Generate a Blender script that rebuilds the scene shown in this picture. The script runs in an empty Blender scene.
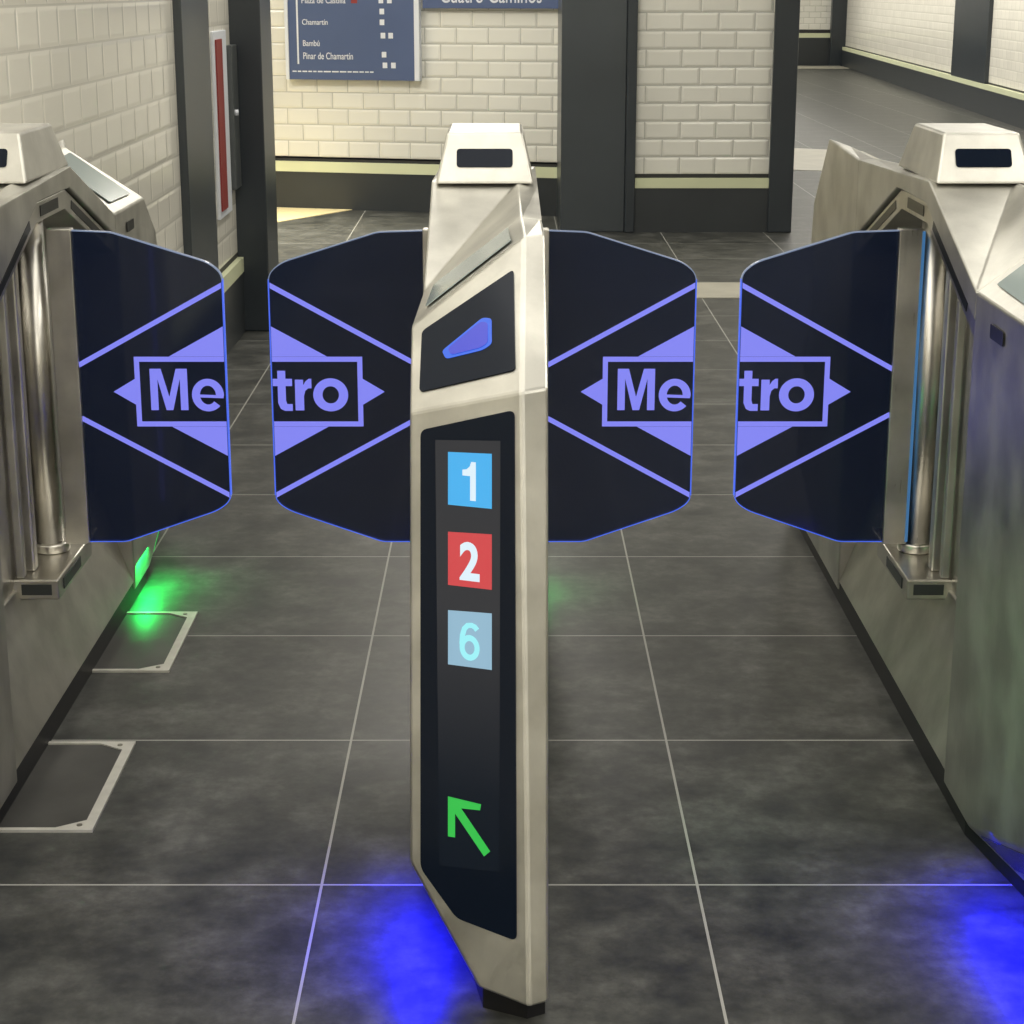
import bpy, bmesh, math, random
from mathutils import Vector
random.seed(4)
S = bpy.context.scene
C = S.collection
PI = math.pi

# ------------------------------------------------------------------ materials
def new_mat(name):
    m = bpy.data.materials.new(name); m.use_nodes = True
    return m, m.node_tree.nodes, m.node_tree.links, m.node_tree.nodes['Principled BSDF']

def plain(name, col, rough=.5, metal=0.0, mott=0.0, mscale=8):
    m, N, L, b = new_mat(name)
    b.inputs['Roughness'].default_value = rough
    b.inputs['Metallic'].default_value = metal
    if name == 'black_glass': b.inputs['Specular IOR Level'].default_value = .15
    tc = N.new('ShaderNodeTexCoord'); nz = N.new('ShaderNodeTexNoise'); nz.inputs['Scale'].default_value = mscale
    nz.inputs['Detail'].default_value = 5
    L.new(tc.outputs['Object'], nz.inputs['Vector'])
    r = N.new('ShaderNodeValToRGB'); a = 1 - mott; z = 1 + mott
    r.color_ramp.elements[0].position = .3; r.color_ramp.elements[1].position = .7
    r.color_ramp.elements[0].color = (col[0]*a, col[1]*a, col[2]*a, 1)
    r.color_ramp.elements[1].color = (col[0]*z, col[1]*z, col[2]*z, 1)
    L.new(nz.outputs['Fac'], r.inputs['Fac']); L.new(r.outputs['Color'], b.inputs['Base Color'])
    return m

def emit(name, col, strength=1.0):
    m, N, L, b = new_mat(name)
    b.inputs['Base Color'].default_value = (.02, .02, .02, 1)
    b.inputs['Roughness'].default_value = .25
    b.inputs['Emission Color'].default_value = (*col, 1)
    b.inputs['Emission Strength'].default_value = strength
    return m

def steel(name, col=(.60, .58, .52), rough=.34, streak=(60, 60, 1.5)):
    m, N, L, b = new_mat(name)
    b.inputs['Metallic'].default_value = 1
    tc = N.new('ShaderNodeTexCoord'); mp = N.new('ShaderNodeMapping'); mp.inputs['Scale'].default_value = streak
    L.new(tc.outputs['Object'], mp.inputs['Vector'])
    nz = N.new('ShaderNodeTexNoise'); nz.inputs['Scale'].default_value = 4; nz.inputs['Detail'].default_value = 4
    L.new(mp.outputs['Vector'], nz.inputs['Vector'])
    n2 = N.new('ShaderNodeTexNoise'); n2.inputs['Scale'].default_value = 9; n2.inputs['Detail'].default_value = 6
    L.new(tc.outputs['Object'], n2.inputs['Vector'])
    mx = N.new('ShaderNodeMath'); mx.operation = 'ADD'
    L.new(nz.outputs['Fac'], mx.inputs[0]); L.new(n2.outputs['Fac'], mx.inputs[1])
    r = N.new('ShaderNodeMapRange'); r.inputs['From Min'].default_value = .7; r.inputs['From Max'].default_value = 1.3
    r.inputs['To Min'].default_value = rough - .05; r.inputs['To Max'].default_value = rough + .08
    L.new(mx.outputs[0], r.inputs['Value']); L.new(r.outputs['Result'], b.inputs['Roughness'])
    cr = N.new('ShaderNodeValToRGB')
    cr.color_ramp.elements[0].position = .35; cr.color_ramp.elements[1].position = .65
    cr.color_ramp.elements[0].color = (*[c*.84 for c in col], 1); cr.color_ramp.elements[1].color = (*[min(1, c*1.14) for c in col], 1)
    L.new(n2.outputs['Fac'], cr.inputs['Fac']); L.new(cr.outputs['Color'], b.inputs['Base Color'])
    bp = N.new('ShaderNodeBump'); bp.inputs['Strength'].default_value = .03; bp.inputs['Distance'].default_value = .002
    L.new(nz.outputs['Fac'], bp.inputs['Height']); L.new(bp.outputs['Normal'], b.inputs['Normal'])
    return m

def tile_wall(name, col=(.66, .63, .54), bw=.205, bh=.101, off=(0, 0), bump=.7, mort=.62):
    m, N, L, b = new_mat(name)
    tc = N.new('ShaderNodeTexCoord'); sp = N.new('ShaderNodeSeparateXYZ'); cb = N.new('ShaderNodeCombineXYZ')
    L.new(tc.outputs['Object'], sp.inputs[0])
    ax = N.new('ShaderNodeMath'); ax.operation = 'ADD'; ax.inputs[1].default_value = off[0]
    az = N.new('ShaderNodeMath'); az.operation = 'ADD'; az.inputs[1].default_value = off[1]
    L.new(sp.outputs['X'], ax.inputs[0]); L.new(sp.outputs['Z'], az.inputs[0])
    L.new(ax.outputs[0], cb.inputs['X']); L.new(az.outputs[0], cb.inputs['Y'])
    br = N.new('ShaderNodeTexBrick'); br.offset = .5
    br.inputs['Scale'].default_value = 1; br.inputs['Brick Width'].default_value = bw; br.inputs['Row Height'].default_value = bh
    br.inputs['Mortar Size'].default_value = .0035; br.inputs['Mortar Smooth'].default_value = .3; br.inputs['Bias'].default_value = 0
    br.inputs['Color1'].default_value = (*col, 1); br.inputs['Color2'].default_value = (*[c*.93 for c in col], 1)
    br.inputs['Mortar'].default_value = (*[c*mort for c in col], 1)
    L.new(cb.outputs[0], br.inputs['Vector']); L.new(br.outputs['Color'], b.inputs['Base Color'])
    b2 = N.new('ShaderNodeTexBrick'); b2.offset = .5
    b2.inputs['Scale'].default_value = 1; b2.inputs['Brick Width'].default_value = bw; b2.inputs['Row Height'].default_value = bh
    b2.inputs['Mortar Size'].default_value = .016; b2.inputs['Mortar Smooth'].default_value = 1.0
    b2.inputs['Color1'].default_value = (1, 1, 1, 1); b2.inputs['Color2'].default_value = (1, 1, 1, 1); b2.inputs['Mortar'].default_value = (0, 0, 0, 1)
    L.new(cb.outputs[0], b2.inputs['Vector'])
    bp = N.new('ShaderNodeBump'); bp.inputs['Strength'].default_value = bump; bp.inputs['Distance'].default_value = .005
    L.new(b2.outputs['Color'], bp.inputs['Height']); L.new(bp.outputs['Normal'], b.inputs['Normal'])
    b.inputs['Roughness'].default_value = .16
    return m

def floor_mat():
    m, N, L, b = new_mat('slate_floor_tiles')
    g = N.new('ShaderNodeTexCoord'); sp = N.new('ShaderNodeSeparateXYZ'); L.new(g.outputs['Object'], sp.inputs[0])
    def math_(op, a, v=None, w=None):
        n = N.new('ShaderNodeMath'); n.operation = op
        L.new(a, n.inputs[0])
        if v is not None:
            if hasattr(v, 'is_output'): L.new(v, n.inputs[1])
            else: n.inputs[1].default_value = v
        if w is not None: n.inputs[2].default_value = w
        return n.outputs[0]
    def dist(axis, org):
        a = math_('ADD', sp.outputs[axis], -org + 60.0)
        a = math_('DIVIDE', a, .6); a = math_('FRACT', a)
        a = math_('SUBTRACT', a, .5); a = math_('ABSOLUTE', a)
        a = math_('SUBTRACT', a, .5); a = math_('ABSOLUTE', a)
        return math_('MULTIPLY', a, .6)
    dx, dy = dist('X', -.293), dist('Y', .344)
    d = math_('MINIMUM', dx, dy)
    j = math_('LESS_THAN', d, .0022)
    n1 = N.new('ShaderNodeTexNoise'); n1.inputs['Scale'].default_value = 6.5; n1.inputs['Detail'].default_value = 10; n1.inputs['Roughness'].default_value = .68
    L.new(g.outputs['Object'], n1.inputs['Vector'])
    r = N.new('ShaderNodeValToRGB'); E_ = r.color_ramp.elements
    E_[0].position = .36; E_[0].color = (.018, .020, .020, 1); E_[1].position = .70; E_[1].color = (.105, .106, .098, 1)
    e = E_.new(.5); e.color = (.046, .048, .043, 1)
    L.new(n1.outputs['Fac'], r.inputs['Fac'])
    n3 = N.new('ShaderNodeTexNoise'); n3.inputs['Scale'].default_value = 28; n3.inputs['Detail'].default_value = 9; n3.inputs['Roughness'].default_value = .7
    L.new(g.outputs['Object'], n3.inputs['Vector'])
    mxs = N.new('ShaderNodeMix'); mxs.data_type = 'RGBA'; mxs.blend_type = 'OVERLAY'; mxs.inputs['Factor'].default_value = 1.0
    L.new(r.outputs['Color'], mxs.inputs['A']); L.new(n3.outputs['Fac'], mxs.inputs['B'])
    mx = N.new('ShaderNodeMix'); mx.data_type = 'RGBA'
    L.new(j, mx.inputs['Factor']); L.new(mxs.outputs['Result'], mx.inputs['A']); mx.inputs['B'].default_value = (.36, .36, .33, 1)
    L.new(mx.outputs['Result'], b.inputs['Base Color'])
    rr = N.new('ShaderNodeMapRange'); rr.inputs['To Min'].default_value = .34; rr.inputs['To Max'].default_value = .52; b.inputs['Specular IOR Level'].default_value = .42
    L.new(n1.outputs['Fac'], rr.inputs['Value']); L.new(rr.outputs['Result'], b.inputs['Roughness'])
    bp = N.new('ShaderNodeBump'); bp.inputs['Strength'].default_value = .15; bp.inputs['Distance'].default_value = .002
    L.new(n1.outputs['Fac'], bp.inputs['Height']); L.new(bp.outputs['Normal'], b.inputs['Normal'])
    return m

def display_mat():
    m, N, L, b = new_mat('lit_display_strip')
    b.inputs['Base Color'].default_value = (.006, .007, .010, 1); b.inputs['Roughness'].default_value = .2; b.inputs['Specular IOR Level'].default_value = .15
    tc = N.new('ShaderNodeTexCoord'); sp = N.new('ShaderNodeSeparateXYZ'); L.new(tc.outputs['Object'], sp.inputs[0])
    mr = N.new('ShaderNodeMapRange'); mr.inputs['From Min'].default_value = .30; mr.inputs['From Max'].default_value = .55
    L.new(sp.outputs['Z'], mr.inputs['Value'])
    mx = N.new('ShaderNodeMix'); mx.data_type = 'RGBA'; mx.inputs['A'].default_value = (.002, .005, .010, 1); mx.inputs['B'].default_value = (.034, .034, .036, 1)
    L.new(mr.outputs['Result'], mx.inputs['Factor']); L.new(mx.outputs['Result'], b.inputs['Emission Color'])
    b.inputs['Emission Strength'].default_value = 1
    return m

def smoked_glass():
    m, N, L, b = new_mat('smoked_glass')
    b.inputs['Base Color'].default_value = (.012, .018, .038, 1); b.inputs['Roughness'].default_value = .06
    b.inputs['Emission Color'].default_value = (.05, .08, .35, 1); b.inputs['Emission Strength'].default_value = .008
    t = N.new('ShaderNodeBsdfTransparent'); t.inputs['Color'].default_value = (.6, .65, .9, 1)
    mx = N.new('ShaderNodeMixShader'); mx.inputs['Fac'].default_value = .07
    L.new(b.outputs[0], mx.inputs[1]); L.new(t.outputs[0], mx.inputs[2])
    L.new(mx.outputs[0], N['Material Output'].inputs['Surface'])
    return m

M = dict(
    steel=steel('brushed_steel', (.55, .54, .495), .42),
    steel_h=steel('brushed_steel_flat', (.58, .56, .50), .32, (4, 60, 60)),
    satin=steel('satin_steel', (.68, .66, .61), .32, (80, 80, 1)),
    glass=smoked_glass(),
    black=plain('black_glass', (.006, .010, .020), .12),
    rubber=plain('black_plinth', (.008, .008, .009), .5),
    slot=plain('dark_slot', (.012, .013, .013), .3),
    vent=plain('dark_vent', (.03, .035, .034), .4),
    pillar=plain('dark_panel', (.026, .033, .040), .32, 0, .12, 3),
    pillar2=plain('grey_panel', (.046, .055, .062), .3, 0, .12, 2),
    skirt=plain('dark_skirting', (.028, .033, .037), .35, 0, .1, 3),
    strip=plain('pale_green_strip', (.66, .69, .46), .4, 0, .05, 2),
    joint=plain('dark_joint', (.02, .02, .02), .6),
    tile=tile_wall('white_tiles', (.80, .79, .72), off=(.05, .68)),
    tile_l=tile_wall('warm_white_tiles', (.90, .87, .77), off=(.02, .68), bump=.28, mort=.78),
    floor=floor_mat(),
    band=plain('pale_floor_band', (.42, .40, .33), .4, 0, .1, 5),
    warm_light=plain('warm_light_patch', (.80, .68, .38), .4, 0, .1, 5),
    ceil=plain('grey_ceiling', (.35, .35, .33), .6, 0, .03, 2),
    brass=plain('hatch_metal', (.62, .61, .55), .4, .3, .1, 30),
    screw=plain('screw_metal', (.25, .24, .20), .4, .8),
    screen=plain('grey_card_screen', (.30, .36, .36), .12),
    disp=display_mat(),
    violet=emit('violet_glow', (.22, .23, .88), 1),
    edge=emit('blue_edge_glow', (.06, .14, .85), 1),
    edge2=emit('pale_edge_glow', (.20, .26, .40), .8),
    blue1=emit('blue_sign', (.045, .42, .84), 1),
    red2=emit('red_sign', (.62, .045, .055), 1),
    grey6=emit('pale_blue_sign', (.27, .46, .60), 1),
    white=emit('white_digit', (.72, .86, .95), 1),
    cyan=emit('cyan_digit', (.32, .86, .92), 1),
    green=emit('green_arrow_light', (.02, .50, .06), 1),
    ind=emit('indicator_blue', (.03, .045, .62), 1),
    ind2=emit('indicator_edge', (.0, .11, .78), 1),
    ledb=emit('blue_led', (.0, .0, .04), 1),
    ledg=emit('green_led', (.0, 1.0, .12), 1),
    ledv=emit('violet_led', (.20, .20, 1.0), .8),
    board=plain('blue_board', (.080, .115, .23), .3, 0, .1, 1),
    boardw=plain('board_white', (.72, .75, .80), .4),
    red=plain('red_panel', (.28, .035, .030), .4),
    grey=plain('grey_panel_door', (.10, .11, .11), .3, .3),
)

# ------------------------------------------------------------------ helpers
def link(name, mesh, mat=None, parent=None, bevel=0, seg=2):
    o = bpy.data.objects.new(name, mesh); C.objects.link(o)
    if mat is not None:
        mesh.materials.clear(); mesh.materials.append(mat)
    if parent is not None: o.parent = parent
    if bevel:
        md = o.modifiers.new('bevel', 'BEVEL'); md.width = bevel; md.segments = seg; md.limit_method = 'ANGLE'; md.angle_limit = math.radians(18)
    return o

def from_bm(bm, name):
    bmesh.ops.recalc_face_normals(bm, faces=bm.faces)
    me = bpy.data.meshes.new(name); bm.to_mesh(me); bm.free(); return me

def poly(name, verts, faces, mat, parent=None, bevel=0):
    bm = bmesh.new(); vs = [bm.verts.new(v) for v in verts]
    for f in faces: bm.faces.new([vs[i] for i in f])
    return link(name, from_bm(bm, name), mat, parent, bevel)

def add_box(bm, lo, hi):
    x0, y0, z0 = lo; x1, y1, z1 = hi
    v = [bm.verts.new(p) for p in ((x0,y0,z0),(x1,y0,z0),(x1,y1,z0),(x0,y1,z0),(x0,y0,z1),(x1,y0,z1),(x1,y1,z1),(x0,y1,z1))]
    for f in ((0,3,2,1),(4,5,6,7),(0,1,5,4),(1,2,6,5),(2,3,7,6),(3,0,4,7)): bm.faces.new([v[i] for i in f])

def box(name, lo, hi, mat, parent=None, bevel=0):
    bm = bmesh.new(); add_box(bm, lo, hi)
    return link(name, from_bm(bm, name), mat, parent, bevel)

def add_prism(bm, pts, nvec):
    """closed polygon (3D points) extruded along nvec"""
    a = [bm.verts.new(p) for p in pts]; b = [bm.verts.new(Vector(p) + Vector(nvec)) for p in pts]
    n = len(pts); bm.faces.new(a); bm.faces.new(b[::-1])
    for i in range(n): bm.faces.new((a[i], b[i], b[(i+1) % n], a[(i+1) % n]))

def prism(name, pts, nvec, mat, parent=None, bevel=0):
    bm = bmesh.new(); add_prism(bm, pts, nvec)
    return link(name, from_bm(bm, name), mat, parent, bevel)

def round_poly(pts, rad, seg=5):
    out = []; n = len(pts)
    for i in range(n):
        p = Vector(pts[i]); a = Vector(pts[i-1]); b = Vector(pts[(i+1) % n])
        r = rad[i] if isinstance(rad, (list, tuple)) else rad
        if r <= 0: out.append(p); continue
        da = (a-p).normalized(); db = (b-p).normalized()
        p0 = p + da*r; p1 = p + db*r
        for k in range(seg+1):
            t = k/seg
            out.append(p0*(1-t)**2 + p*2*t*(1-t) + p1*t*t)
    return out

def cyl(name, c, r, z0, z1, mat, parent=None, n=32, bevel=0):
    pts = [(c[0]+r*math.cos(2*PI*i/n), c[1]+r*math.sin(2*PI*i/n), z0) for i in range(n)]
    o = prism(name, pts, (0, 0, z1-z0), mat, parent, bevel)
    for p in o.data.polygons:
        if len(p.vertices) == 4: p.use_smooth = True
    return o

def text_mesh(txt, bold=.0):
    cu = bpy.data.curves.new('txt', 'FONT'); cu.body = txt; cu.size = 1; cu.offset = bold; cu.extrude = .02
    cu.resolution_u = 6
    o = bpy.data.objects.new('txt', cu); C.objects.link(o)
    bpy.context.view_layer.update()
    dg = bpy.context.evaluated_depsgraph_get()
    me = bpy.data.meshes.new_from_object(o.evaluated_get(dg))
    bpy.data.objects.remove(o); bpy.data.curves.remove(cu)
    return me

def text_on(name, txt, org, ex, ez, w, h, mat, parent, bold=.0, thick=.001):
    """text scaled to the box w x h whose lower left corner is org; ex to the right, ez up"""
    me = text_mesh(txt, bold)
    ex = Vector(ex).normalized(); ez = Vector(ez).normalized(); n = ex.cross(ez)
    xs = [v.co.x for v in me.vertices]; ys = [v.co.y for v in me.vertices]; zs = [v.co.z for v in me.vertices]
    x0, x1, y0, y1 = min(xs), max(xs), min(ys), max(ys); zm = max(abs(z) for z in zs) or 1
    for v in me.vertices:
        u = (v.co.x-x0)/(x1-x0)*w; q = (v.co.y-y0)/(y1-y0)*h; t = (v.co.z/zm+1)*.5*thick
        v.co = Vector(org) + ex*u + ez*q + n*t
    return link(name, me, mat, parent)

def arc_band(a0, a1, n, ro, ri):
    o_ = [(.5+ro[0]*math.cos(a0+(a1-a0)*k/n), .5+ro[1]*math.sin(a0+(a1-a0)*k/n)) for k in range(n+1)]
    i_ = [(.5+ri[0]*math.cos(a0+(a1-a0)*k/n), .5+ri[1]*math.sin(a0+(a1-a0)*k/n)) for k in range(n+1)]
    return o_, i_
GLYPH = {
    'M': [(0, 0), (0, 1), (.30, 1), (.5, .32), (.70, 1), (1, 1), (1, 0), (.80, 0), (.80, .76), (.59, 0), (.41, 0), (.20, .76), (.20, 0)],
    't': [(.25, .62), (0, .62), (0, .80), (.25, .80), (.25, 1), (.66, 1), (.66, .80), (1, .80), (1, .62), (.66, .62), (.66, .26), (.72, .17), (1, .17), (1, 0), (.60, 0), (.38, .05), (.25, .20)],
    'r': [(0, 0), (0, .97), (.50, .97), (.50, .80), (.66, .93), (.84, 1), (1, 1), (1, .70), (.80, .70), (.62, .62), (.53, .45), (.53, 0)],
    '1': [(.58, 0), (1, 0), (1, 1), (.66, 1), (.55, .88), (.32, .80), (0, .78), (0, .63), (.58, .63)],
}
def glyph(name, ch, org, ex, ez, w, h, mat, parent, thick=.001):
    '''one hand drawn letter filling the box w x h at org'''
    ex = Vector(ex).normalized(); ez = Vector(ez).normalized(); n = ex.cross(ez)*thick; org = Vector(org)
    P = lambda u, v: org + ex*(u*w) + ez*(v*h)
    if ch in GLYPH: return prism(name, [P(u, v) for u, v in GLYPH[ch]], n, mat, parent)
    N_ = 40
    if ch == 'o':
        out, inn = arc_band(0, 2*PI, N_, (.5, .5), (.235, .26))
        bm = bmesh.new()
        rings = [[bm.verts.new(P(*p)+n*k) for p in L_[:-1]] for k in (0, 1) for L_ in (out, inn)]
        for k in range(N_):
            m_ = (k+1) % N_
            for a, b in ((0, 1), (1, 3), (3, 2), (2, 0)): bm.faces.new((rings[a][k], rings[b][k], rings[b][m_], rings[a][m_]))
        return link(name, from_bm(bm, name), mat, parent)
    if ch == '6':
        path = [(.88, .80), (.76, .875), (.60, .905), (.40, .89), (.24, .80), (.14, .62), (.115, .42)]
        def ring(cx, cy, rx, ry, n_=36): return [(cx+rx*math.cos(PI-2*PI*k/n_), cy+ry*math.sin(PI-2*PI*k/n_)) for k in range(n_)]
        cen = [(.13, .33)] + path[::-1]                      # tail that rises from the bowl
        th_ = .125
        L1, L2 = [], []
        for k, p in enumerate(cen):
            a = Vector(cen[max(0, k-1)]); b = Vector(cen[min(len(cen)-1, k+1)]); d = (b-a); d = Vector((d.x*w, d.y*h)).normalized()
            nn = Vector((-d.y/w, d.x/h))*(th_*w)
            L1.append((p[0]+nn.x, p[1]+nn.y)); L2.append((p[0]-nn.x, p[1]-nn.y))
        bm = bmesh.new()
        add_prism(bm, [P(*p) for p in L1+L2[::-1]], n*.96)
        out, inn = ring(.5, .32, .5, .33), ring(.5, .32, .25, .175)
        rings = [[bm.verts.new(P(*p)+n*k) for p in L_] for k in (0, 1) for L_ in (out, inn)]
        for k in range(36):
            m_ = (k+1) % 36
            for a, b in ((0, 1), (1, 3), (3, 2), (2, 0)): bm.faces.new((rings[a][k], rings[b][k], rings[b][m_], rings[a][m_]))
        return link(name, from_bm(bm, name), mat, parent)
    # e: one outline for the C-shaped stroke with its bar, the upper counter cut in by a bridge-free second outline
    N_ = 36; bm = bmesh.new()
    a0 = math.radians(0); a1 = math.radians(318)
    out, inn = arc_band(a0, a1, N_, (.5, .5), (.25, .29))
    vo = [[bm.verts.new(P(*p)+n*k) for p in out] for k in (0, 1)]
    vi = [[bm.verts.new(P(*p)+n*k) for p in inn] for k in (0, 1)]
    for k in range(N_):
        bm.faces.new((vo[0][k], vo[0][k+1], vi[0][k+1], vi[0][k])); bm.faces.new((vo[1][k], vi[1][k], vi[1][k+1], vo[1][k+1]))
        bm.faces.new((vo[0][k], vo[1][k], vo[1][k+1], vo[0][k+1])); bm.faces.new((vi[0][k], vi[0][k+1], vi[1][k+1], vi[1][k]))
    bm.faces.new((vo[0][-1], vo[1][-1], vi[1][-1], vi[0][-1]))
    # bar: hangs from the start of the stroke (angle 0) and runs left to the inner curve
    lft = [k for k in range(N_+1) if inn[k][0] < .5 and .40 <= inn[k][1] <= .52]
    kk = sorted(lft, key=lambda k: inn[k][1]); ka, kb = kk[0], kk[-1]
    br = bm.verts.new(P(.98, .405)); br1 = bm.verts.new(P(.98, .405)+n)
    ks = list(range(kb, ka+1))
    f0 = [vo[0][0], br] + [vi[0][k] for k in reversed(ks)] + [vi[0][0]]
    f1 = [vo[1][0], br1] + [vi[1][k] for k in reversed(ks)] + [vi[1][0]]
    bm.faces.new(f0); bm.faces.new(f1[::-1]); bm.faces.new((vo[0][0], vo[1][0], br1, br)); bm.faces.new((br, br1, vi[1][ka], vi[0][ka]))
    bm.faces.new((vi[0][0], vi[1][0], vi[1][kb], vi[0][kb]))
    return link(name, from_bm(bm, name), mat, parent)

def struct(o, name=None):
    o['kind'] = 'structure'; return o
def tag(o, label, cat, group=None, kind=None):
    o['label'] = label; o['category'] = cat
    if group: o['group'] = group
    if kind: o['kind'] = kind
    return o
def empty(name, loc):
    o = bpy.data.objects.new(name, None); C.objects.link(o); o.location = loc; o.empty_display_size = .2
    return o

# ------------------------------------------------------------------ room
struct(box('floor', (-6, -4, -.05), (9, 38, 0), M['floor']))
struct(box('ceiling', (-6, -4, 2.9), (9, 38, 3.0), M['ceil']))

def wall(name, p0, p1, mat, z0=.33, z1=2.9, th=.15, side=1):
    """tiled wall as a box whose local x runs p0->p1; visible face at local y = 0, body behind it"""
    d = Vector((p1[0]-p0[0], p1[1]-p0[1])); ln = d.length
    o = box(name, (0, 0, z0), (ln, th*side, z1), mat)
    o.location = (p0[0], p0[1], 0); o.rotation_euler = (0, 0, math.atan2(d.y, d.x))
    return struct(o)
def skirt(i, p0, p1, side=1, th=.15, zs=(.25, .31), zj=.33, proud=.02):
    d = Vector((p1[0]-p0[0], p1[1]-p0[1])); ln = d.length; a = math.atan2(d.y, d.x)
    out = []
    for nm, z0, z1, m, pr in ((i, 0, zs[0], M['skirt'], proud), (i+'_strip', zs[0], zs[1], M['strip'], proud+.004), (i+'_joint', zs[1], zj, M['joint'], 0)):
        o = box(nm, (0, -pr*side, z0), (ln, th*side, z1), m); o.location = (p0[0], p0[1], 0); o.rotation_euler = (0, 0, a); struct(o); out.append(o)
    return out

# left wall (runs away from the camera), ends at the second pillar
wall('wall_left', (-1.10, -4), (-1.10, 7.76), M['tile_l'], side=1)
skirt('baseboard_left', (-1.10, -4), (-1.10, 7.76), side=1)
struct(box('trim_1', (-1.25, 6.46, 0), (-1.072, 7.05, 2.9), M['pillar2'], bevel=.004))
struct(box('trim_2', (-1.25, 7.76, 0), (-.975, 8.12, 2.9), M['pillar'], bevel=.006))
# back wall, slightly turned
wall('wall_back', (-6, 13.52), (.40, 11.83), M['tile'], side=1)
skirt('baseboard_back', (-6, 13.52), (.40, 11.83), side=1, zs=(.235, .30), zj=.318)
# pier in front of the back wall
struct(box('trim_3', (.322, 11.04, 0), (.695, 20, 2.9), M['pillar2'], bevel=.006))
struct(box('trim_4', (.695, 11.02, 0), (.752, 12.0, 2.9), M['pillar'], bevel=.005))
struct(box('trim_5', (1.528, 11.02, 0), (1.667, 20, 2.9), M['pillar'], bevel=.006))
w = wall('wall_pier', (.752, 11.06), (1.528, 11.06), M['tile'], z0=.335)
skirt('baseboard_pier', (.752, 11.06), (1.528, 11.06), zs=(.255, .312), zj=.335)
# right concourse wall
wall('wall_right', (6.10, 34.9), (3.98, -4), M['tile_l'], side=1, z0=.355)
skirt('baseboard_right', (6.10, 34.9), (3.98, -4), side=1, zs=(.28, .335), zj=.355, proud=.05)
def on_right(y): return 6.10 + (3.98-6.10)*(34.9-y)/38.9
for k, (ya, yb) in enumerate(((21.45, 23.6), (12.5, 14.0), (5, 6.4))):
    xa, xb = on_right(ya), on_right(yb)
    o = prism('trim_%d' % (6+k), [(xa-.045, ya, .335), (xb-.045, yb, .335), (xb+.15, yb, .335), (xa+.15, ya, .335)], (0, 0, 2.565), M['pillar'])
    struct(o)
# far end of the concourse
wall('wall_far', (1.6, 34.9), (5.83, 34.9), M['tile'], z0=.63)
skirt('baseboard_far', (1.6, 34.9), (6.3, 34.9), zs=(.49, .57), zj=.63)
struct(box('trim_9', (5.83, 34.75, 0), (6.4, 35.0, 2.9), M['pillar']))
# walls behind the camera and at the far left, closing the hall
wall('wall_rear', (6, -4), (-1.4, -4), M['tile_l'], z0=0)
wall('wall_side', (-6, 8.1), (-6, 13.6), M['tile_l'], z0=0, side=1)
wall('wall_corner', (-6, 8.12), (-1.25, 8.12), M['tile_l'], z0=0, side=-1)

# pale bands let into the floor, and one painted patch of light
struct(box('trim_10', (-.97, 8.62, 0), (3.9, 9.08, .004), M['band']))
struct(prism('trim_11', [(1.0, 15.3, 0), (3.1, 14.6, 0), (3.1, 16.6, 0), (1.0, 17.9, 0)], (0, 0, .004), M['band']))
struct(box('trim_12', (1.8, 33.6, 0), (6.0, 34.75, .006), M['band']))
struct(prism('trim_13', [(-5.6, 7.9+1.5, 0), (-1.6, 11.15, 0), (-.98, 12.17, 0), (-5.6, 13.39, 0)], (0, 0, .004), M['warm_light']))  # warm light from the left opening, painted as a cream floor patch

# ------------------------------------------------------------------ wall fittings
# narrow red panel with pale frame on the left wall
rp = empty('notice_panel', (-1.10, 7.28, .52))
box('frame', (0, -.03, 0), (.012, .30, .70), M['boardw'], rp, .003)
box('red_sheet', (.0125, 0, .03), (.018, .15, .67), M['red'], rp)
tag(rp, 'narrow red notice panel with pale frame on the tiled wall between two dark pillars', 'notice')
gd = empty('wall_cabinet', (-1.10, 7.595, .60))
box('door', (0, 0, 0), (.030, .15, .56), M['grey'], gd, .004)
cyl('lock', (.034, .03), .010, .29, .312, M['boardw'], gd, 16)
tag(gd, 'slim dark grey wall cabinet with a small lock next to the second dark pillar', 'cabinet')

# blue information board on the back wall
ang = math.atan2(11.83-13.52, 6.40)
def back_pt(x): return 13.52 + (11.83-13.52)*(x+6)/6.40
ib = empty('information_board', (-1.352, back_pt(-1.352)-.01, .815)); ib.rotation_euler = (0, 0, ang)
W_ = .83
box('board', (0, -.04, 0), (W_, -.002, .95), M['board'], ib)
box('side_frame', (-.022, -.05, 0), (0, -.002, .96), M['boardw'], ib)
box('side_frame', (W_, -.05, 0), (W_+.032, -.002, .96), M['boardw'], ib)
box('pictogram', (.42, -.042, .466), (.46, -.0405, .50), M['red'], ib)
box('route_line', (.055, -.042, .095), (.066, -.0405, .95), M['boardw'], ib)
T = lambda n, t, x, z, w, h: text_on(n, t, (x, -.0405, z), (1, 0, 0), (0, 0, 1), w, h, M['boardw'], ib, .004, .0015)
T('lettering', 'Pinar de Chamart\u00edn', .095, .125, .33, .042)
T('lettering', 'Bamb\u00fa', .095, .205, .11, .036)
T('lettering', 'Chamart\u00edn', .093, .335, .17, .034)
T('lettering', 'Plaza de Castilla', .093, .465, .29, .036)
for (x, z) in ((.60, .466), (.655, .466), (.605, .40), (.605, .335), (.61, .255), (.66, .255), (.615, .14), (.62, .075), (.675, .075)):
    box('pictogram', (x, -.042, z), (x+.03, -.0405, z+.034), M['boardw'], ib)
bm = bmesh.new(); x = .02
while x < .56:
    l = random.uniform(.02, .05); add_box(bm, (x, -.042, .046), (x+l, -.0405, .054)); x += l+.008
link('small_print_line', from_bm(bm, 'small_print'), M['boardw'], ib)
tag(ib, 'blue information board with white station list on the tiled back wall', 'sign')
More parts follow.
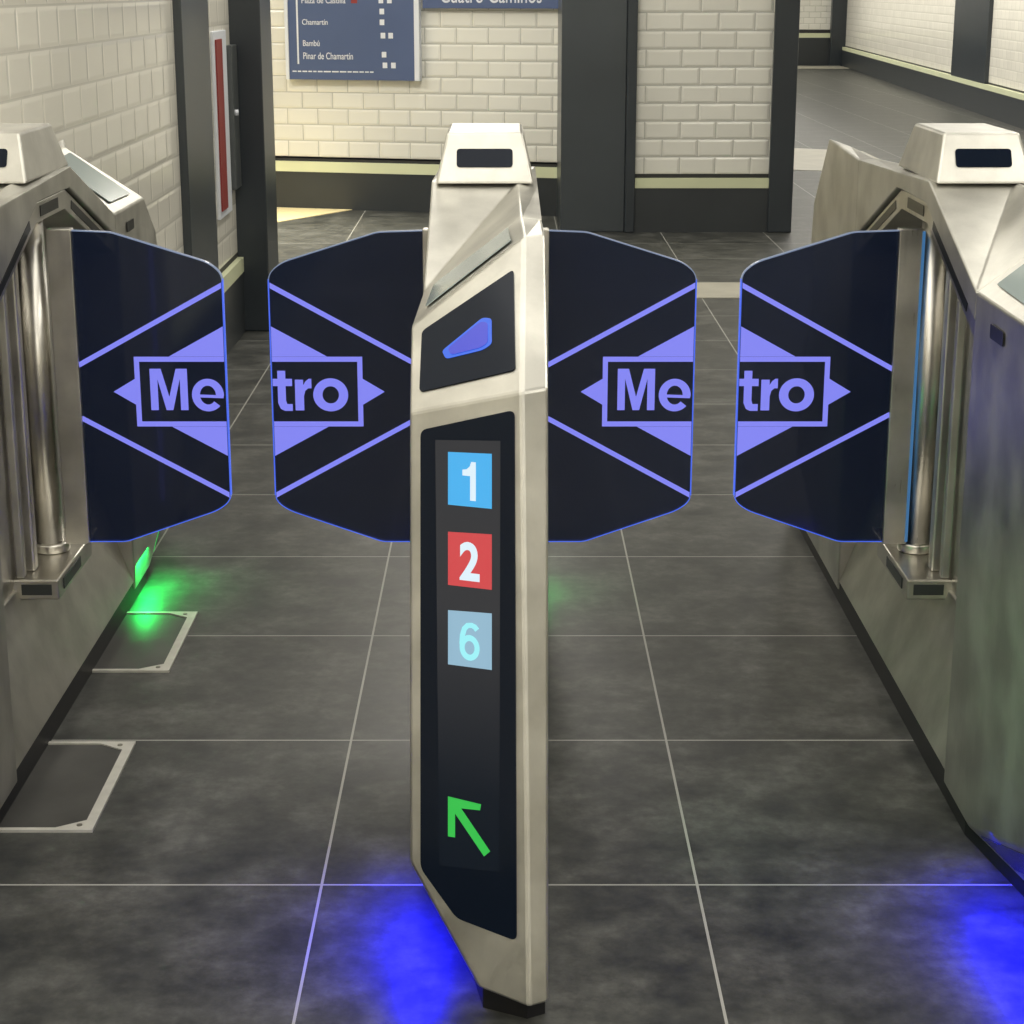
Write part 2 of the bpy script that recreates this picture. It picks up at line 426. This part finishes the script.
ls = empty('station_sign', (-.50, back_pt(-.50)-.01, 1.252)); ls.rotation_euler = (0, 0, ang)
box('board', (0, -.03, 0), (.86, -.002, .20), M['board'], ls)
text_on('lettering', 'Cuatro Caminos', (.115, -.0305, .032), (1, 0, 0), (0, 0, 1), .64, .10, M['boardw'], ls, .004, .0015)
tag(ls, 'long blue station name sign right of the information board on the back wall', 'sign')

# ------------------------------------------------------------------ floor hatches
def hatch(x1, y0, y1, label):
    r = empty('floor_hatch', (x1, (y0+y1)/2, 0)); h = (y1-y0)/2; w = -.22
    box('lid', (w, -h+.012, 0), (-.018, h-.012, .0025), M['hatchlid'], r)
    bm = bmesh.new()
    add_box(bm, (w, -h, 0), (0, -h+.010, .005)); add_box(bm, (w, h-.010, 0), (0, h, .005)); add_box(bm, (-.018, -h+.010, 0), (0, h-.010, .005))
    add_prism(bm, [(-.018, -h+.010, 0), (-.018, -h+.040, 0), (-.065, -h+.010, 0)], (0, 0, .005))
    add_prism(bm, [(-.018, h-.010, 0), (-.065, h-.010, 0), (-.018, h-.040, 0)], (0, 0, .005))
    link('rim', from_bm(bm, 'rim'), M['brass'], r)
    for s in (-1, 1): cyl('screw', (-.026, s*(h-.019)), .005, .005, .0062, M['screw'], r, 12)
    tag(r, label, 'hatch', 'floor hatches beside the left gate')
def lid_mat():
    return plain('hatch_lid', (.050, .050, .046), .4, 0, .35, 7)
M['hatchlid'] = lid_mat()
hatch(-.70, 2.937, 3.327, 'steel rimmed floor hatch beside the left gate, the one nearer to the viewer')
hatch(-.703, 3.711, 4.097, 'steel rimmed floor hatch beside the left gate, the farther one by the green glow')

# ------------------------------------------------------------------ ticket gate
HW = .097
A0 = (-HW, -.73, .03); A1 = (-HW, -1.20, .194); A2 = (-HW, -1.03, .804); F_ = (-HW-.004, -.878, .900)
A4 = (-HW, -.55, .90); P3 = (.0008, -1.2814, .0418); C1 = (.070, -1.3125, .0288); C2 = (.0604, -1.0811, .8449)
G = (.065, -.815, 1.024); E1 = (HW, -1.3014, .0311); E2 = (HW, -1.066, .848); GE = (HW, -.802, 1.0267)
RE2 = (HW, -1.130, .862); RGE = (HW, -.945, 1.034)      # the outgoing end is a little longer on its high side
T_ = (.062, -.55, 1.022); TE = (HW, -.55, 1.018)

def rot(p): return (-p[0], -p[1], p[2])
def plane_n(a, b, c): return (Vector(b)-Vector(a)).cross(Vector(c)-Vector(a)).normalized()
NL = plane_n(A1, A2, C2); NL = NL if NL.y < 0 else -NL
NU = plane_n(A2, C2, G); NU = NU if NU.y < 0 else -NU
def decal(name, pts, n, off, mat, parent, rad=0, thick=.0015, R=False):
    q = [Vector(p) + n*off for p in pts]
    if rad: q = round_poly(q, rad)
    if R: q = [Vector(rot(p)) for p in q]; n = Vector(rot(n))
    return prism(name, [tuple(p) for p in q], tuple(n*thick), mat, parent)

def make_nose(name, par, R=False):
    V = [(-HW, -.55, .03), A0, A1, A2, F_, A4, P3, C1, E1, C2, E2, G, GE, T_, TE, (HW, -.55, .03)]
    Fs = [(0, 1, 2, 3, 4, 5), (2, 6, 7, 9, 3), (3, 9, 11), (3, 11, 4), (7, 8, 10, 9), (9, 10, 12, 11), (4, 11, 13), (4, 13, 5),
          (11, 12, 14, 13), (8, 15, 14, 12, 10), (1, 6, 2), (0, 15, 8, 7, 6, 1), (0, 5, 13, 14, 15)]
    if R:
        V[10] = RE2; V[12] = RGE; V = [rot(p) for p in V]
    return poly(name, V, Fs, M['steel'], par, .004)

def flap(par, sgn, word):
    """one glass flap, sgn = side of the cabinet it stands out from"""
    y0, y1 = .014, .026
    du = .014 if sgn < 0 else 0
    def P(u, z, y=y0): return (sgn*(u+du), y, z)
    u0_ = .119-du
    out = [(u0_, .930), (.195, .927), (.384, .868), (.408, .846), (.408, .392), (.384, .372), (.195, .306), (u0_, .306)]
    rp_ = round_poly([Vector((u, z, 0)) for u, z in out], [0, .01, .018, .014, .014, .018, .01, 0], 4)
    pts = [(p.x, p.y) for p in rp_]
    g = prism('gate_flap', [P(u, z) for u, z in pts], (0, y1-y0, 0), M['glass'], par)
    # clamp plate
    bm = bmesh.new(); a, b_ = sorted((sgn*.074, sgn*.122)); add_box(bm, (a, .005, .303), (b_, .034, .934))
    link('clamp_plate', from_bm(bm, 'clamp'), M['satin'], g, .002)
    # edges that carry the light
    def ribbon(name, seq, mat, w=.0022):
        bm = bmesh.new()
        for (u0, z0), (u1, z1) in zip(seq, seq[1:]):
            d = Vector((u1-u0, z1-z0)); l = d.length
            if l < 1e-5: continue
            d /= l; nn = Vector((-d.y, d.x))*w
            add_prism(bm, [P(u0-nn.x, z0-nn.y, y0-.0006), P(u1-nn.x, z1-nn.y, y0-.0006), P(u1+nn.x, z1+nn.y, y0-.0006), P(u0+nn.x, z0+nn.y, y0-.0006)], (0, y1-y0+.0012, 0))
        link(name, from_bm(bm, name), mat, g)
    top = [p for p in pts if p[1] > .80]; side = [p for p in pts if .392 <= p[1] <= .862 and p[0] > .39]
    bot = [p for p in pts if p[1] < .40]
    ribbon('top_edge', top, M['edge2'], .0009); ribbon('free_edge', [(.4082, .836), (.4082, .402)], M['edge'], .0013)
    ribbon('bottom_edge', bot, M['edge'], .0009)
    # logo: two long lines, diamond corners, frame
    yf = y0-.0008
    zc = .614
    bm = bmesh.new()
    def q(pts2): add_prism(bm, [P(u, z, yf) for u, z in pts2], (0, -.0008, 0))
    for s in (1, -1):
        q([(u0_, zc+s*(.047-du*.55)), (u0_, zc+s*(.058-du*.55)), (.4060, zc+s*.216), (.4060, zc+s*.205)])
    link('logo_line', from_bm(bm, 'logo_line'), M['violet'], g)
    bm = bmesh.new()
    for s in (1, -1):
        q([(.298, zc+s*.0705), (.4060, zc+s*.0705), (.4060, zc+s*.130)])
        link('logo_corner', from_bm(bm, 'logo_corner'), M['violet'], g)
        bm = bmesh.new()
    q([(.186, zc), (.229, zc+.026), (.229, zc-.026)])
    link('logo_tip', from_bm(bm, 'logo_tip'), M['violet'], g)
    bm = bmesh.new()
    q([(.229, zc+.070), (.4060, zc+.070), (.4060, zc+.060), (.239, zc+.060), (.239, zc-.060), (.4060, zc-.060), (.4060, zc-.070), (.229, zc-.070)])
    link('logo_frame', from_bm(bm, 'logo_frame'), M['violet'], g)
    if word == 'Me':
        parts = (('M', .2586, .3320, .577, .660), ('e', .3400, .4030, .5745, .6400))
    else:
        parts = (('t', -.4060, -.3680, .5755, .656), ('r', -.3625, -.3300, .5765, .6400), ('o', -.3270, -.2580, .5745, .6410))
    for t, a, b_, z0, z1 in parts:
        glyph('lettering', t, (a-du, yf, z0), (1, 0, 0), (0, 0, 1), b_-a, z1-z0, M['violet'], g, .0008)
    return g

def make_gate(sides, label):
    root = empty('ticket_gate', (0, 0, 0))
    make_nose('front_casing', root); make_nose('rear_casing', root, True)
    # --- arch over the middle
    A5 = (-HW, -.15, 1.04); B5 = (.060, -.15, 1.04); E5 = (HW, -.15, 1.030)
    half = [A4, A5, B5, E5, T_, TE]
    V = half + [rot(p) for p in half] + [(-HW, -.55, .852), (-HW, -.13, 1.0), (-HW, .13, 1.0), (-HW, .55, .852),
                                        (HW, -.55, .852), (HW, -.13, 1.0), (HW, .13, 1.0), (HW, .55, .852)]
    a4, a5, b5, e5, t, te, r4, r5, rb, re, rt, rte, l0, l1, l2, l3, m0, m1, m2, m3 = range(20)
    Fs = [(a4, a5, b5), (a4, b5, t), (t, b5, e5, te), (r4, r5, rb), (r4, rb, rt), (rt, rb, re, rte),
          (a5, re, rb), (a5, rb, r5), (a5, r5, b5), (b5, r5, e5),
          (a4, a5, l1, l0), (a5, re, l2, l1), (re, rte, l3, l2), (r4, r5, m2, m3), (r5, e5, m1, m2), (e5, te, m0, m1),
          (l0, l1, m1, m0), (l1, l2, m2, m1), (l2, l3, m3, m2), (a4, t, te, m0, l0), (r4, rt, rte, l3, m3)]
    poly('arch_frame', V, Fs, M['steel'], root, .003)
    w = .088
    ring = [(-.549, .848), (-.129, .997), (.129, .997), (.549, .848), (.549, .808), (.118, .960), (-.118, .960), (-.549, .808)]
    inner = prism('inner_arch', [(-w, y, z) for y, z in ring], (2*w, 0, 0), M['satin'], root, .0015)
    def strip(y0, z0, y1, z1, s, wd=.0085):
        d = Vector((y1-y0, z1-z0)).normalized(); n = Vector((-d.y, d.x))*wd
        x = s*(w+.0002)
        prism('sensor_strip', [(x, y0-n.x, z0-n.y), (x, y1-n.x, z1-n.y), (x, y1+n.x, z1+n.y), (x, y0+n.x, z0+n.y)], (s*.0012, 0, 0), M['slot'], inner)
    for s in (-1, 1):
        strip(-.17, .963, -.46, .860, s); strip(-.085, .979, .06, .979, s, .010); strip(.17, .963, .46, .860, s)
    # --- core and flared lower panels
    box('core_panel', (-.010, -.549, .25), (.010, .549, .93), M['satin'], root)
    prism('lower_panel', [(-HW+.002, -.549, .05), (HW-.002, -.549, .05), (.016, -.549, .262), (-.016, -.549, .262)], (0, 1.098, 0), M['steel'], root, .002)
    # --- ledge the posts stand on
    lg = [(-HW, -.17), (-HW, .13), (-HW+.03, .19), (HW-.03, .19), (HW, .13), (HW, -.17)]
    ledge = prism('ledge', [(x, y, .243) for x, y in lg], (0, 0, .040), M['steel_h'], root, .003)
    for s in (-1, 1):
        a, b_ = sorted((s*.026, s*.084))
        box('vent', (a, -.1722, .253), (b_, -.1695, .274), M['vent'], ledge)
        a, b_ = sorted((s*(HW-.0005), s*(HW+.0022)))
        box('vent', (a, -.13, .253), (b_, .02, .274), M['vent'], ledge)
        prism('fastener', [(s*.026, -.44+.005*math.cos(k*PI/6), .232+.006*math.sin(k*PI/6)) for k in range(12)], (s*.006, 0, .002), M['boardw'], root)
    for s in sides:
        po = cyl('hinge_post', (s*.037, .030), .027, .283, .965, M['satin'], root)
        cyl('collar', (s*.040, .030), .036, .283, .303, M['satin'], po, 32, .004)
        box('guide_bar', (min(s*.020, s*.040), -.115, .283), (max(s*.020, s*.040), -.085, .955), M['satin'], root, .004)
        box('guide_bar', (min(s*.014, s*.030), -.160, .283), (max(s*.014, s*.030), -.140, .950), M['steel'], root, .003)
        if s > 0: flap(root, 1, 'Me')
        else: flap(root, -1, 'tro')
    # --- plinth
    pl = [(-HW+.004, -.70), (.006, -1.262), (.068, -1.292), (HW-.004, -1.278), (HW-.004, -.55)]
    pts = pl + [(-x, -y) for x, y in pl]
    prism('plinth', [(x, y, 0) for x, y in pts], (0, 0, .05), M['rubber'], root)
    # --- sensor housing
    b = .089; t_ = .070; yb, yt = .175, .125
    V = [(-b, -yb, 1.038), (b, -yb, 1.038), (b, yb, 1.038), (-b, yb, 1.038), (-t_, -yt, 1.126), (t_, -yt, 1.126), (t_, yt, 1.126), (-t_, yt, 1.126)]
    hs = poly('sensor_housing', V, [(0, 1, 5, 4), (1, 2, 6, 5), (2, 3, 7, 6), (3, 0, 4, 7), (4, 5, 6, 7), (0, 3, 2, 1)], M['steel'], root, .005)
    n = Vector((0, -.088, .05)).normalized(); up = Vector((0, .05, .088)).normalized()
    cpt = Vector((0, -.150, 1.082))
    for rv in (False, True):
        decal('sensor_window', [cpt+Vector((-.051, 0, 0))-up*.018, cpt+Vector((.051, 0, 0))-up*.018, cpt+Vector((.051, 0, 0))+up*.018, cpt+Vector((-.051, 0, 0))+up*.018],
              n, .0003, M['black'], hs, .007, .0015, rv)
    # --- front and rear panels
    low = [(-.0812, -1.0424, .7821), (.0508, -1.0842, .8202), (.0536, -1.2821, .1146), (-.0301, -1.2446, .1299), (-.0812, -1.208, .1884)]
    upp = [(-.0831, -.8991, .8945), (.0517, -.8654, .9791), (.0524, -1.0416, .8664), (-.0838, -1.0037, .827)]
    upp = [tuple(Vector(p) - NU*(Vector(p)-Vector(A2)).dot(NU)) for p in upp]
    for rv in (False, True):
        lp = decal('display_panel', low, NL, .0002, M['black'], root, .010, .002, rv)
        up_ = decal('reader_panel', upp, NU, .0002, M['black'], root, .008, .002, rv)
        if rv: continue
        decal('display_strip', [(-.0598, -1.0541, .7705), (.0315, -1.0885, .7772), (.0301, -1.2483, .2022), (-.0541, -1.2163, .1971)], NL, .0024, M['disp'], lp, 0, .0004)
        def sign(z0, z1, mat, dig, dmat):
            # the plane through A1, A2, C2 gives y for any x, z
            def yy(x, z): return A2[1] - ((x-A2[0])*NL.x + (z-A2[2])*NL.z)/NL.y
            x0, x1 = -.0414, .0198
            sg = decal('line_sign', [(x0, yy(x0, z0), z0), (x1, yy(x1, z0+.0005), z0+.0005), (x1, yy(x1, z1+.003), z1+.003), (x0, yy(x0, z1), z1)], NL, .003, mat, lp, 0, .0005)
            zc = (z0+z1)/2; xc = (x0+x1)/2 + (.001 if dig != '1' else 0)
            h = .054; w_ = .020 if dig == '1' else .030
            o_ = Vector((xc-w_/2, yy(xc-w_/2, zc-h/2), zc-h/2)) + NL*.0037
            ex = Vector((1, yy(1, 0)-yy(0, 0), 0)).normalized(); ez = Vector((0, yy(0, 1)-yy(0, 0), 1)).normalized()
            if dig in '16': glyph('digit', dig, o_, ex, ez, w_, h, dmat, sg, .0006)
            else: text_on('digit', dig, o_, ex, ez, w_, h, dmat, sg, .03, .0006)
        sign(.6850, .7560, M['blue1'], '1', M['white'])
        sign(.5770, .6485, M['red2'], '2', M['white'])
        sign(.4700, .5430, M['grey6'], '6', M['cyan'])
        decal('arrow', [(-.0414, -1.1948, .2923), (.005, -1.2142, .2889), (.0036, -1.2159, .2807), (-.023, -1.2058, .2791), (.0176, -1.2361, .2281),
                        (.0092, -1.235, .22), (-.0315, -1.2047, .271), (-.0315, -1.2137, .2387), (-.0414, -1.2098, .2384)], NL, .0032, M['green'], lp, 0, .0006)
        bl = [(-.0523, -.9521, .8749), (.0066, -.927, .9185), (.0197, -.9363, .9187), (.0199, -.9806, .8904), (.0071, -.9838, .8823), (-.0461, -.9696, .8666)]
        bl = [Vector(p) - NU*(Vector(p)-Vector(A2)).dot(NU) for p in bl]
        cc = sum(bl, Vector())/6
        decal('light_rim', bl, NU, .0026, M['ind2'], up_, .006, .0005)
        decal('light_indicator', [cc+(p-cc)*.80 for p in bl], NU, .0034, M['ind'], up_, .006, .0005)
    # --- card screen on the slanted tops and the slot on the flank
    tn = plane_n(F_, G, A4); tn = tn if tn.z > 0 else -tn
    def tp(a, b_):   # a along the low edge to high edge, b from back to front
        p = Vector(A4)*(1-a)*(1-b_) + Vector(T_)*a*(1-b_) + Vector(F_)*(1-a)*b_ + Vector(G)*a*b_
        return p
    for rv in (False, True):
        pts = [tp(.14, .16), tp(.88, .14), tp(.90, .84), tp(.12, .80)]
        c0 = sum(pts, Vector())/4; nn = plane_n(pts[0], pts[1], pts[2]); nn = nn if nn.z > 0 else -nn
        pts = [p - tn*(p-Vector(A4)).dot(tn) for p in pts]; nn = tn
        decal('card_screen', pts, nn, .0035, M['screen'], root, .006, .0015, rv)
        x = -HW-.0002
        sl = [(x, -.665, .845), (x, -.745, .845), (x, -.745, .868), (x, -.665, .868)]
        decal('side_slot', sl, Vector((-1, 0, 0)), .0018, M['slot'], root, .004, .0012, rv)
    # --- light strips: blue under the cut-away front corner, green under the rear one, violet on the front flank
    n2 = plane_n(A0, A1, P3); n2 = n2 if n2.z < 0 else -n2
    a0, a1, p3 = Vector(A0), Vector(A1), Vector(P3)
    st = [a0*.85+a1*.1+p3*.05, a1*.85+a0*.1+p3*.05, a1*.62+p3*.28+a0*.1, a0*.62+a1*.1+p3*.28]
    decal('blue_light_strip', st, n2, .0005, M['ledb'], root, 0, .002)
    decal('green_light_strip', st, n2, .0005, M['ledg'], root, 0, .002, True)
    box('side_light', (HW, -.93, .14), (HW+.002, -.90, .84), M['ledv'], root)
    tag(root, label, 'ticket gate', 'steel ticket gate cabinets')
    return root

YC = 3.63
g1 = make_gate((-1, 1), 'middle steel ticket gate showing lit line numbers 1, 2 and 6 above a green arrow')
g1.location = (-.037, YC, 0)

def copy_tree(o, parent=None, skip=()):
    c = o.copy(); C.objects.link(c); c.parent = parent
    for ch in list(o.children):
        if ch.name.split('.')[0] in ('line_sign', 'arrow'): continue      # their fronts lie outside the picture
        if ch.name.startswith('gate_flap') or ch.name.startswith('hinge_post') or ch.name.startswith('guide_bar'):
            xs = [v.co.x for v in ch.data.vertices]; sx = sum(xs)/len(xs)
            if (sx > 0) == (skip == '+'): continue
        copy_tree(ch, c, skip)
    return c
g2 = copy_tree(g1, None, '+'); g2.location = (.871, YC, 0)
g2['label'] = 'steel ticket gate cabinet at the right edge, its flank tinted violet and green'
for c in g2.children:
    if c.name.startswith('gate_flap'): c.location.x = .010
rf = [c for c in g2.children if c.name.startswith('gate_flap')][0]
box('painted_reflection', (-.0785, .004, .308), (-.0725, .012, .930), emit('blue_reflection', (.04, .14, .30), 1), rf)  # reflection of the blue edge light, put in as a glowing strip
g3 = copy_tree(g1, None, '-'); g3.location = (-.957, YC, 0)
g3['label'] = 'steel ticket gate cabinet at the left edge, standing beside the white tiled wall'

# ------------------------------------------------------------------ lights
def area(name, loc, sx, sy, power, col, rot_=(0, 0, 0), spread=180):
    l = bpy.data.lights.new(name, 'AREA'); l.shape = 'RECTANGLE'; l.size = sx; l.size_y = sy; l.energy = power; l.color = col
    l.spread = math.radians(spread)
    o = bpy.data.objects.new(name, l); C.objects.link(o); o.location = loc; o.rotation_euler = rot_
    return o
WARM = (1.0, .955, .86)
area('ceiling_lamp_or_fill', (-.3, 1.5, 2.85), 1.8, 6.5, 88, WARM)
area('ceiling_lamp_or_fill', (0, -2.9, 2.85), 5.0, .40, 120, WARM)  # added behind the camera to brighten the rear wall and gate fronts
area('floor_pool_fill', (-1.5, 10.9, 2.85), .5, .5, 30, (1, .93, .78), (0, 0, 0), 62)  # added to make the pool of light on the floor, no fixture
area('ceiling_lamp_or_fill', (-.2, 9.0, 2.85), .30, 5.5, 80, WARM)
area('ceiling_lamp_or_fill', (1.9, 3.0, 2.85), .30, 8.0, 105, WARM)
area('ceiling_lamp_or_fill', (2.9, 13.0, 2.85), .30, 8.0, 100, WARM)
area('ceiling_lamp_or_fill', (3.9, 24.0, 2.85), .40, 18.0, 190, WARM)
area('right_wall_fill', (2.6, 25.0, 2.75), .40, 19.0, 260, WARM, (0, math.radians(-58), 0), 120)  # added fill aimed at the right wall to brighten it, no fixture
area('ceiling_lamp_or_fill', (-3.0, 10.2, 2.85), 2.5, .40, 90, WARM)
for xc in (-.037, .871, -.957):
    area('blue_glow_lamp', (xc-.088, YC-1.03, .085), .06, .32, 4.2, (0, 0, 1), (0, math.radians(14), 0), 150)
    area('green_glow_lamp', (xc+.103, YC+.645, .085), .012, .16, .3 if xc == -.037 else 1.3, (0, 1, .12), (0, math.radians(-10), 0), 150)
area('green_tint_fill', (.075, YC-.72, .25), .04, .20, .25, (.1, 1, .3), (0, math.radians(-90), 0), 120)  # added green light that tints the right gate's flank, no fixture

Wd = bpy.data.worlds.new('World'); S.world = Wd; Wd.use_nodes = True
Wd.node_tree.nodes['Background'].inputs['Color'].default_value = (.8, .85, 1, 1)
Wd.node_tree.nodes['Background'].inputs['Strength'].default_value = .15

# ------------------------------------------------------------------ camera
cam = bpy.data.cameras.new('camera'); co = bpy.data.objects.new('camera', cam); C.objects.link(co)
cam.sensor_width = 36; cam.lens = 36*1886/1024; cam.shift_x = 7/1024; cam.clip_end = 100
th = math.atan(526/1886)
co.location = (0, 0, 1.384); co.rotation_euler = (PI/2-th, 0, 0)
S.camera = co
S.view_settings.view_transform = 'Standard'; S.view_settings.look = 'None'; S.view_settings.gamma = 1
S.view_settings.exposure = 0; S.view_settings.use_curve_mapping = False
